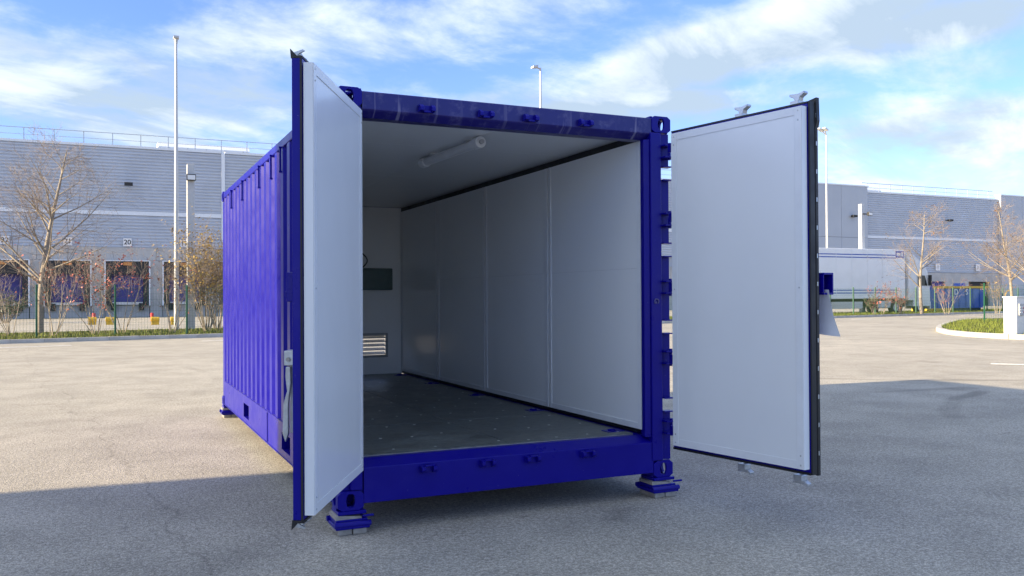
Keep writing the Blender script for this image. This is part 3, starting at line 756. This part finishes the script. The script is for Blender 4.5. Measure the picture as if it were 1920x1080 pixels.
# levelling feet under the castings
def foot(x, y, label):
    f = thing('levelling_foot', label, 'support', (x, y, 0), 0, 'feet under the container corners')
    part('base_block', MB().box(x-.088, x-.003, y-.10, y+.10, 0, .036).box(x+.003, x+.088, y-.10, y+.10, 0, .036), M_steel, f, .006)
    m = MB().box(x-.105, x+.105, y-.115, y+.115, .037, .062)
    part('lower_plate', m, M_paint, f, .006)
    for e in (-1, 1): part('roller', MB().tube((x-.112, y+e*.105, .066), (x+.112, y+e*.105, .066), .017, n=10), M_paint, f)
    part('middle_plate', MB().box(x-.098, x+.098, y-.09, y+.09, .063, .092), M_paint, f, .006)
    part('shim', MB().prism([(x-.10, .0925), (x+.06, .0925), (x+.06, .104), (x-.08, .118), (x-.10, .114)], 1, y-.085, y+.085), M_steel, f)
    part('top_plate', MB().box(x-.085, x+.09, y-.088, y+.088, .1185, .1395), M_paint, f, .004)
    part('handle', MB().tube((x+.06, y-.11, .112), (x+.125, y-.125, .116), .007, n=8), M_paint, f)
foot(.085, .075, 'purple painted stacked foot under the container beside the left door')
foot(W-.085, .075, 'purple painted stacked foot under the container corner by the right door')
foot(.085, L-.09, 'purple painted stacked foot under the far end of the sunlit container side')
foot(W-.085, L-.09, 'purple painted stacked foot under the hidden far corner of the container')

# ------------------------------------------------------------------ masts and poles
def mast(u, v, top, label, arm):
    p = ground(u, v); x, y = p.x, p.y
    t = thing('light_mast', label, 'lamp post', (x, y, 0), 0, None)
    part('pole', MB().tube((x, y, 0), (x, y, top*.45), .105, .085, 12).tube((x, y, top*.45), (x, y, top), .085, .05, 12), M_mast, t)
    part('base_flange', MB().box(x-.2, x+.2, y-.2, y+.2, .0, .03), M_galv, t)
    if arm == 'top':
        part('lamp_head', MB().box(x-.11, x+.11, y-.2, y+.2, top, top+.09).tube((x, y, top-.22), (x, y, top), .06, .09), M_mast, t)
    else:
        for k, (ax, ay, az_) in enumerate(arm):
            part('arm', MB().tube((x, y, top-.05), (x+ax*.6, y+ay*.6, top+az_*.6), .04, n=8), M_mast, t)
            h = part('lamp_head', MB().prism([(x+ax*.45, top+az_*.5-.02), (x+ax*1.05, top+az_*1.1-.05), (x+ax*1.05, top+az_*1.1+.04), (x+ax*.45, top+az_*.5+.09)], 1, y+ay-.16, y+ay+.16), M_mast, t)
    return t
mast(331, 622, 12.75, 'tall thin grey light mast behind the loading dock shrubs', 'top')
mast(1016, 611, 12.7, 'tall grey light mast with a short lamp arm behind the container roof', [(-.42, 0, .0)])
mast(1552, 588, 13.9, 'tall grey light mast with two raised arms beside the trailer', [(-.75, 0, .35), (-.55, -.35, .35)])
def post(u, v, top, label, lx):
    p = ground(u, v); x, y = p.x, p.y
    t = thing('floodlight_post', label, 'post', (x, y, 0))
    part('pole', MB().box(x-.16, x+.16, y-.16, y+.16, 0, top), M_mast, t, .02)
    z = top-.62 if lx == 0 else top-.75
    h = part('floodlight', MB().box(x+lx-.19, x+lx+.19, y-.42, y-.20, z-.12, z+.14), M_dark, t, .01)
    part('lens', MB().box(x+lx-.16, x+lx+.16, y-.428, y-.4205, z-.10, z+.10), M_lens, h)
    part('bracket', MB().box(min(x, x+lx)-.03, max(x, x+lx)+.03, y-.199, y-.161, z-.04, z+.04), M_dark, h)
post(358, 621, 7.35, 'square galvanised post with a black floodlight near dock nineteen', 0)
post(1617, 589, 8.2, 'square grey post with a black floodlight in front of the trailer', .5)

# ------------------------------------------------------------------ fence along the verge and on the island
def wire_panel(Lp, h):
    m = MB(); i = 0.
    while i <= Lp: m.box(i-.0025, i+.0025, -.0025, .0025, .05, h); i += .10
    for k in range(9): z = .06+k*(h-.08)/8; m.box(0, Lp, .003, .008, z-.0025, z+.0025)
    me = m.raw('wire_panel'); me.materials.append(M_fence); return me
WP = wire_panel(2.5, 1.75)
pole_me = MB().box(-.03, .03, -.03, .03, 0, 1.85).mesh('post'); pole_me.materials.append(M_fence)
def fence(name, label, a, d, cnt, z=.1):
    t = thing(name, label, 'fence', (a.x, a.y, z)); ang = math.atan2(d.y, d.x)
    for i in range(cnt+1):
        p = d*(2.5*i); o = link('post', pole_me, None, t, (p.x, p.y, 0)); o.rotation_euler.z = ang
        if i < cnt: o = link('wire_panel', WP, None, t, (p.x, p.y, 0)); o.rotation_euler.z = ang
fence('mesh_fence', 'dark green wire mesh fence behind the far kerb', K0+kd*3.4+kn*1.1, kd, 33)
fa = ground(1846, 608); fb2 = Vector((fa.x, fa.y, 0))
fence('mesh_fence', 'green mesh fence on the grass island behind the white cabinet', fb2, Vector((.80, -.60, 0)), 4, .118)
# ------------------------------------------------------------------ bare trees and shrubs
def rnd_perp(d):
    v = Vector((random.gauss(0, 1), random.gauss(0, 1), random.gauss(0, 1))); return (v-d*v.dot(d)).normalized()
def grow(tr, tw, leaf, p, d, L, r, lev, maxlev, curl=.12, upb=.1, nchild=7, lf=0., spread=(.55, 1.0)):
    steps = max(2, int(6-lev)); seg = L/steps; nodes = [(p.copy(), r)]
    for i in range(steps):
        d = (d+rnd_perp(d)*curl+Vector((0, 0, upb))).normalized(); p = p+d*seg
        rr = r*(1-.82*(i+1)/steps); nodes.append((p.copy(), max(rr, .0025)))
    tgt = tr if lev <= 1 else tw; sides = (8, 5, 4, 3, 3)[min(lev, 4)]
    for i in range(steps): tgt.tube(nodes[i][0], nodes[i+1][0], nodes[i][1], nodes[i+1][1], sides, False)
    if lev >= maxlev:
        if lf and random.random() < lf:
            for _ in range(random.randint(1, 3)):
                q = nodes[random.randint(1, steps)][0]; a = rnd_perp(d)*random.uniform(.035, .06); b = a.cross(d).normalized()*a.length*.7
                leaf.add([q, q+a+b, q+a*2, q+a-b], [(0, 1, 2, 3)])
        return
    for k in range(nchild):
        t = random.uniform(.25, 1.) if lev else random.uniform(.24, .98)
        i = min(steps-1, int(t*steps)); f = t*steps-i
        q = nodes[i][0].lerp(nodes[i+1][0], f); rq = nodes[i][1]*(1-f)+nodes[i+1][1]*f
        ax = (nodes[i+1][0]-nodes[i][0]).normalized()
        th = random.uniform(*spread) if lev else random.uniform(.75, 1.25); cdn = (ax*math.cos(th)+rnd_perp(ax)*math.sin(th)).normalized()
        ln = L*random.uniform(.34, .56)*(1.28-1.0*t if lev == 0 else 1.)
        grow(tr, tw, leaf, q, cdn, ln, max(.0038, rq*.48), lev+1, maxlev, curl*1.15, upb*.8, max(4, int(nchild*.68)) if lev else 12, lf, spread)
def tree(x, y, z, h, r, label, seed, n0=26, maxlev=3, lf=0., M=M_leafR, group=None, lean=0.):
    random.seed(seed); tr, tw, lv = MB(), MB(), MB()
    grow(tr, tw, lv, Vector((x, y, z)), Vector((lean, 0, 1)).normalized(), h, r, 0, maxlev, .07, .04, n0, lf, (.65, 1.05))
    t = thing('bare_tree', label, 'tree', (x, y, z), 0, group)
    link('trunk', tr.raw('trunk', (x, y, z)), M_bark, t, smooth=True); o = link('crown', tw.raw('crown', (x, y, z)), M_twig, t)
    if lv.f: link('leaves', lv.raw('leaves', (x, y, z)), M, t)
def shrub(x, y, z, h, label, seed, stems=9, M=M_leafR, lf=.6, kind='shrub', group=None, fan=.5):
    random.seed(seed); tr, tw, lv = MB(), MB(), MB()
    for i in range(stems):
        a = random.uniform(0, 6.28); s = random.uniform(.1, fan)
        grow(tr, tw, lv, Vector((x+.12*math.cos(a), y+.12*math.sin(a), z)), Vector((math.cos(a)*s, math.sin(a)*s, 1)).normalized(), h*random.uniform(.7, 1.), .018, 1, 3, .10, .05, 8, lf, (.35, .8))
    t = thing('shrub', label, kind, (x, y, z), 0, group)
    link('stems', tr.raw('stems', (x, y, z)), M_bark, t); link('twigs', tw.raw('twigs', (x, y, z)), M_twig, t)
    if lv.f: link('leaves', lv.raw('leaves', (x, y, z)), M, t)
def vg_(u, v): p = ground(u, v, .11); return p.x, p.y
x, y = vg_(75, 624); tree(x, y, .11, 7.4, .14, 'tall bare pale barked tree in front of dock twenty one', 3, 30, 3)
for i, (u, v, h, M, lf, lab) in enumerate((
    (100, 629, 2.6, M_leafR, .35, 'sprawling leafless shrub at the foot of the tall bare tree'),
    (180, 627, 3.0, M_leafR, .9, 'russet leaved shrub in front of dock twenty one'),
    (228, 625, 2.9, M_leafR, .8, 'thin shrub with copper leaves before dock twenty'),
    (322, 623, 2.3, M_leafR, .25, 'bare twiggy shrub at the foot of the light mast'),
    (388, 620, 3.6, M_leafY, 1., 'dense ochre leaved shrub beside the purple container'),
    (408, 619, 3.4, M_leafY, 1., 'ochre leaved shrub partly hidden by the container rear corner'),
    (20, 627, 2.4, M_leafR, .2, 'low bare shrub near the picture side of the dock fence'))):
    x, y = vg_(u, v); shrub(x, y, .11, h, lab, 20+i, 7 if lf < .95 else 20, M, lf*.6 if lf < .95 else 1., fan=.62 if lf < .95 else .35)
x, y = ground(12, 606).x, ground(12, 606).y
shrub(x, y, 0, 1.5, 'low dark green evergreen bush beyond the fence by the dock yard', 40, 26, M_leafG, 1., fan=1.2)
x, y = vg_(1728, 589); tree(x, y, .11, 6.8, .12, 'bare spreading tree in front of the trailer cab', 51, 17, 3, .04, M_leafB)
x, y = vg_(1898, 588); tree(x, y, .11, 7.0, .12, 'bare multi branched tree behind the island fence', 58, 19, 3, .05, M_leafB)
x, y = vg_(1930, 590); tree(x, y, .11, 6.0, .12, 'slender bare tree beside the white cabinet', 60, 16, 3, .04, M_leafB)
for i, (u, v, h, M, lf, lab) in enumerate((
    (1652, 590, 1.9, M_leafR, .8, 'low russet shrub under the trailer beside the grey post'),
    (1640, 590, 1.1, M_leafG, 1., 'small green bush at the foot of the grey post'),
    (1690, 589, 1.5, M_leafR, .4, 'thin bare shrub beneath the trailer front'),
    (1775, 589, 2.0, M_leafR, .3, 'sparse bare shrub in front of the blue skip'),
    (1870, 588, 2.4, M_leafY, .5, 'ochre twiggy shrub behind the island fence'))):
    x, y = vg_(u, v); shrub(x, y, .11, h, lab, 70+i, 6, M, lf*.6, fan=.6)
random.seed(5)
# ------------------------------------------------------------------ yard guards near the docks
for i, (u, lab) in enumerate(((173, 'twenty one and twenty'), (206, 'twenty one and twenty'), (291, 'twenty and nineteen'), (328, 'twenty and nineteen'))):
    p = ground(u, 609); x, y = p.x, p.y
    gd = thing('wheel_guide', 'stubby yellow wheel guide in the yard between docks '+lab, 'bollard', (x, y, 0), 0, 'yellow wheel guides between docks '+lab)
    part('tube', MB().tube((x-.22, y, .32), (x+.22, y, .30), .13, .13, 12), M_yel, gd, .01); part('foot', MB().box(x-.2, x+.2, y-.08, y+.08, 0, .2), M_yel, gd)
for u, lab in ((176, 'twenty one and twenty'), (285, 'twenty and nineteen')):
    p = ground(u, 602); x, y = p.x, p.y
    gd = thing('dock_bollard', 'short round red bollard in the yard between docks '+lab, 'bollard', (x, y, 0), 0, 'red bollards before the docks')
    part('post', MB().tube((x, y, 0), (x, y, .45), .11, .11, 12), M_red, gd, .02); part('cap', MB().tube((x, y, .4505), (x, y, .53), .12, .07, 12), M_red, gd)

# ------------------------------------------------------------------ truck
TY = 41.5
xa, xb = on_y(1480, 500, TY).x-2.5, on_y(1697, 500, TY).x
tz = on_y(1620, 466.5, TY).z; bz = 1.15
tr = thing('semi_trailer', 'long white box trailer with thin blue stripes behind the fence', 'trailer', ((xa+xb)/2, TY+1.2, 0))
body = part('box_body', MB().box(xa, xb, TY, TY+2.5, bz, tz), M_trail, tr, .03)
for z in (tz-.42, tz-.62, bz+.62, bz+.42): part('stripe', MB().box(xa+.02, xb-.9, TY-.006, TY-.0005, z-.035, z+.035), M_blue, body)
for i in range(9):
    xx = xa+(xb-xa)*(i+.5)/9; part('side_seam', MB().box(xx-.012, xx+.012, TY-.012, TY-.0065, bz+.02, tz-.04), M_trail, body)
lg = part('logo_panel', MB().box(xb-.95, xb-.1, TY-.008, TY-.0005, tz-.6, tz-.1), M_blue, body)
part('logo_stroke', MB().box(xb-.85, xb-.45, TY-.014, TY-.0085, tz-.45, tz-.25).box(xb-.4, xb-.2, TY-.014, TY-.0085, tz-.5, tz-.2), M_sign, lg)
part('side_guard', MB().box(xa+5, xb-4.2, TY+.05, TY+.10, .45, .95), M_galv, tr)
part('chassis', MB().box(xa+.3, xb-.2, TY+.7, TY+1.8, .85, bz-.001), M_dark, tr)
def wheel(parent, x, y):
    t = part('wheel', MB().tube((x, y, .5), (x, y+.3, .5), .5, .5, 20), M_tyre, parent); part('rim', MB().tube((x, y-.01, .5), (x, y-.001, .5), .28, .26, 14), M_galv, t)
for xx in (xa+2., xa+3.3, xa+4.6): wheel(tr, xx, TY+.05); wheel(tr, xx, TY+2.1)
tc_ = thing('truck_cab', 'white cab-over truck tractor coupled to the striped trailer', 'truck', (xb+1, TY+1.2, 0))
cabm = MB().prism([(xb+.35, 1.0), (xb+.35, tz-.25), (xb+.9, tz-.35), (xb+1.9, tz-1.0), (xb+2.35, tz-1.55), (xb+2.6, 2.0), (xb+2.65, .55), (xb+.9, .55), (xb+.9, 1.0)], 1, TY+.02, TY+2.48)
cabp = part('cab_body', cabm, M_cab, tc_, .05)
part('side_window', MB().prism([(xb+1.35, 2.1), (xb+1.35, 2.9), (xb+2.05, 2.85), (xb+2.3, 2.1)], 1, TY+.005, TY+.019), M_glass, cabp)
part('windscreen', MB().prism([(xb+2.36, tz-1.56), (xb+2.38, tz-1.56), (xb+2.62, 2.05), (xb+2.60, 2.05)], 1, TY+.2, TY+2.3), M_glass, cabp)
part('mirror', MB().box(xb+2.35, xb+2.5, TY-.25, TY-.02, 2.1, 2.9), M_dark, cabp, .03)
part('door_line', MB().box(xb+1.25, xb+1.27, TY+.008, TY+.0195, .9, 2.95), M_dark, cabp)
part('bumper', MB().box(xb+2.66, xb+2.78, TY+.1, TY+2.4, .35, .9), M_cab, tc_, .03)
part('fuel_tank', MB().box(xb-2.6, xb-1.3, TY+.1, TY+.6, .45, 1.0), M_galv, tc_, .05); part('chassis', MB().box(xb-3.2, xb+1.0, TY+.8, TY+1.7, .6, .84), M_dark, tc_)
for xx in (xb+1.6, xb-2.9+2.0): wheel(tc_, xx, TY+.05); wheel(tc_, xx, TY+2.1)

# blue skip with yellow rims
SY = 43.2; sx0, sx1 = on_y(1750, 550, SY).x, on_y(1852, 550, SY).x
szt = on_y(1800, 537, SY).z
sk = thing('waste_skip', 'blue steel skip with yellow rim behind the right fence', 'skip', ((sx0+sx1)/2, SY+1, 0))
m = MB().prism([(sx0, .35), (sx0, szt), (sx1, szt), (sx1-.6, .35)], 1, SY, SY+.06).prism([(sx0, .35), (sx0, szt), (sx1, szt), (sx1-.6, .35)], 1, SY+2.0, SY+2.06).box(sx0, sx0+.06, SY+.061, SY+1.999, .35, szt).box(sx0+.061, sx1-.7, SY+.061, SY+1.999, .35, .42)
part('body', m, M_blue, sk); part('rim', MB().box(sx0-.05, sx1+.05, SY-.07, SY-.002, szt-.16, szt+.02), M_yel, sk, .01)
part('runner', MB().box(sx0, sx0+2.1, SY-.04, SY+2.1, .08, .345), M_yel, sk, .01); part('runner', MB().box(sx0+2.4, sx1-.7, SY+.1, SY+1.9, .0, .345), M_dark, sk)
k = 0
xx = sx0+.5
while xx < sx1-.3: part('stiffener', MB().box(xx-.05, xx+.05, SY-.06, SY-.001, .42, szt-.17), M_blue, sk); xx += .8
for u, ch in ((1793, 'D'), (1813, 'S')):
    p = on_y(u, 548, SY-.07); o = link('letter', text_mesh(ch, .62, M_sign), None, sk, Vector((p.x, SY-.066, p.z))-wloc(sk)); o.rotation_euler = (math.pi/2, 0, 0)

# ------------------------------------------------------------------ white cabinet on the island
p = ground(1918, 628, .12); x, y = p.x+.1, p.y
ca_ = thing('control_cabinet', 'white roadside cabinet with a keypad panel on the grass island', 'cabinet', (x, y, .12))
hh = 1.20
part('body', MB().box(x-.40, x+.40, y, y+.45, .16, .12+hh), M_cabi, ca_, .012); part('plinth', MB().box(x-.42, x+.42, y-.02, y+.47, .118, .1595), M_conc, ca_)
part('cap', MB().box(x-.42, x+.42, y-.03, y+.48, .12+hh+.0005, .12+hh+.035), M_cabi, ca_, .008)
kp = part('keypad_panel', MB().box(x-.30, x-.03, y-.035, y-.0005, .75, 1.13), M_grey, ca_, .008)
for r in range(3):
    for c in range(3): part('key', MB().box(x-.28+c*.055, x-.245+c*.055, y-.043, y-.0355, .83+r*.085, .87+r*.085), M_sign, kp)
for r in range(2): part('push_button', MB().tube((x-.075, y-.0355, .86+r*.13), (x-.075, y-.055, .86+r*.13), .03, n=14), M_red, kp)
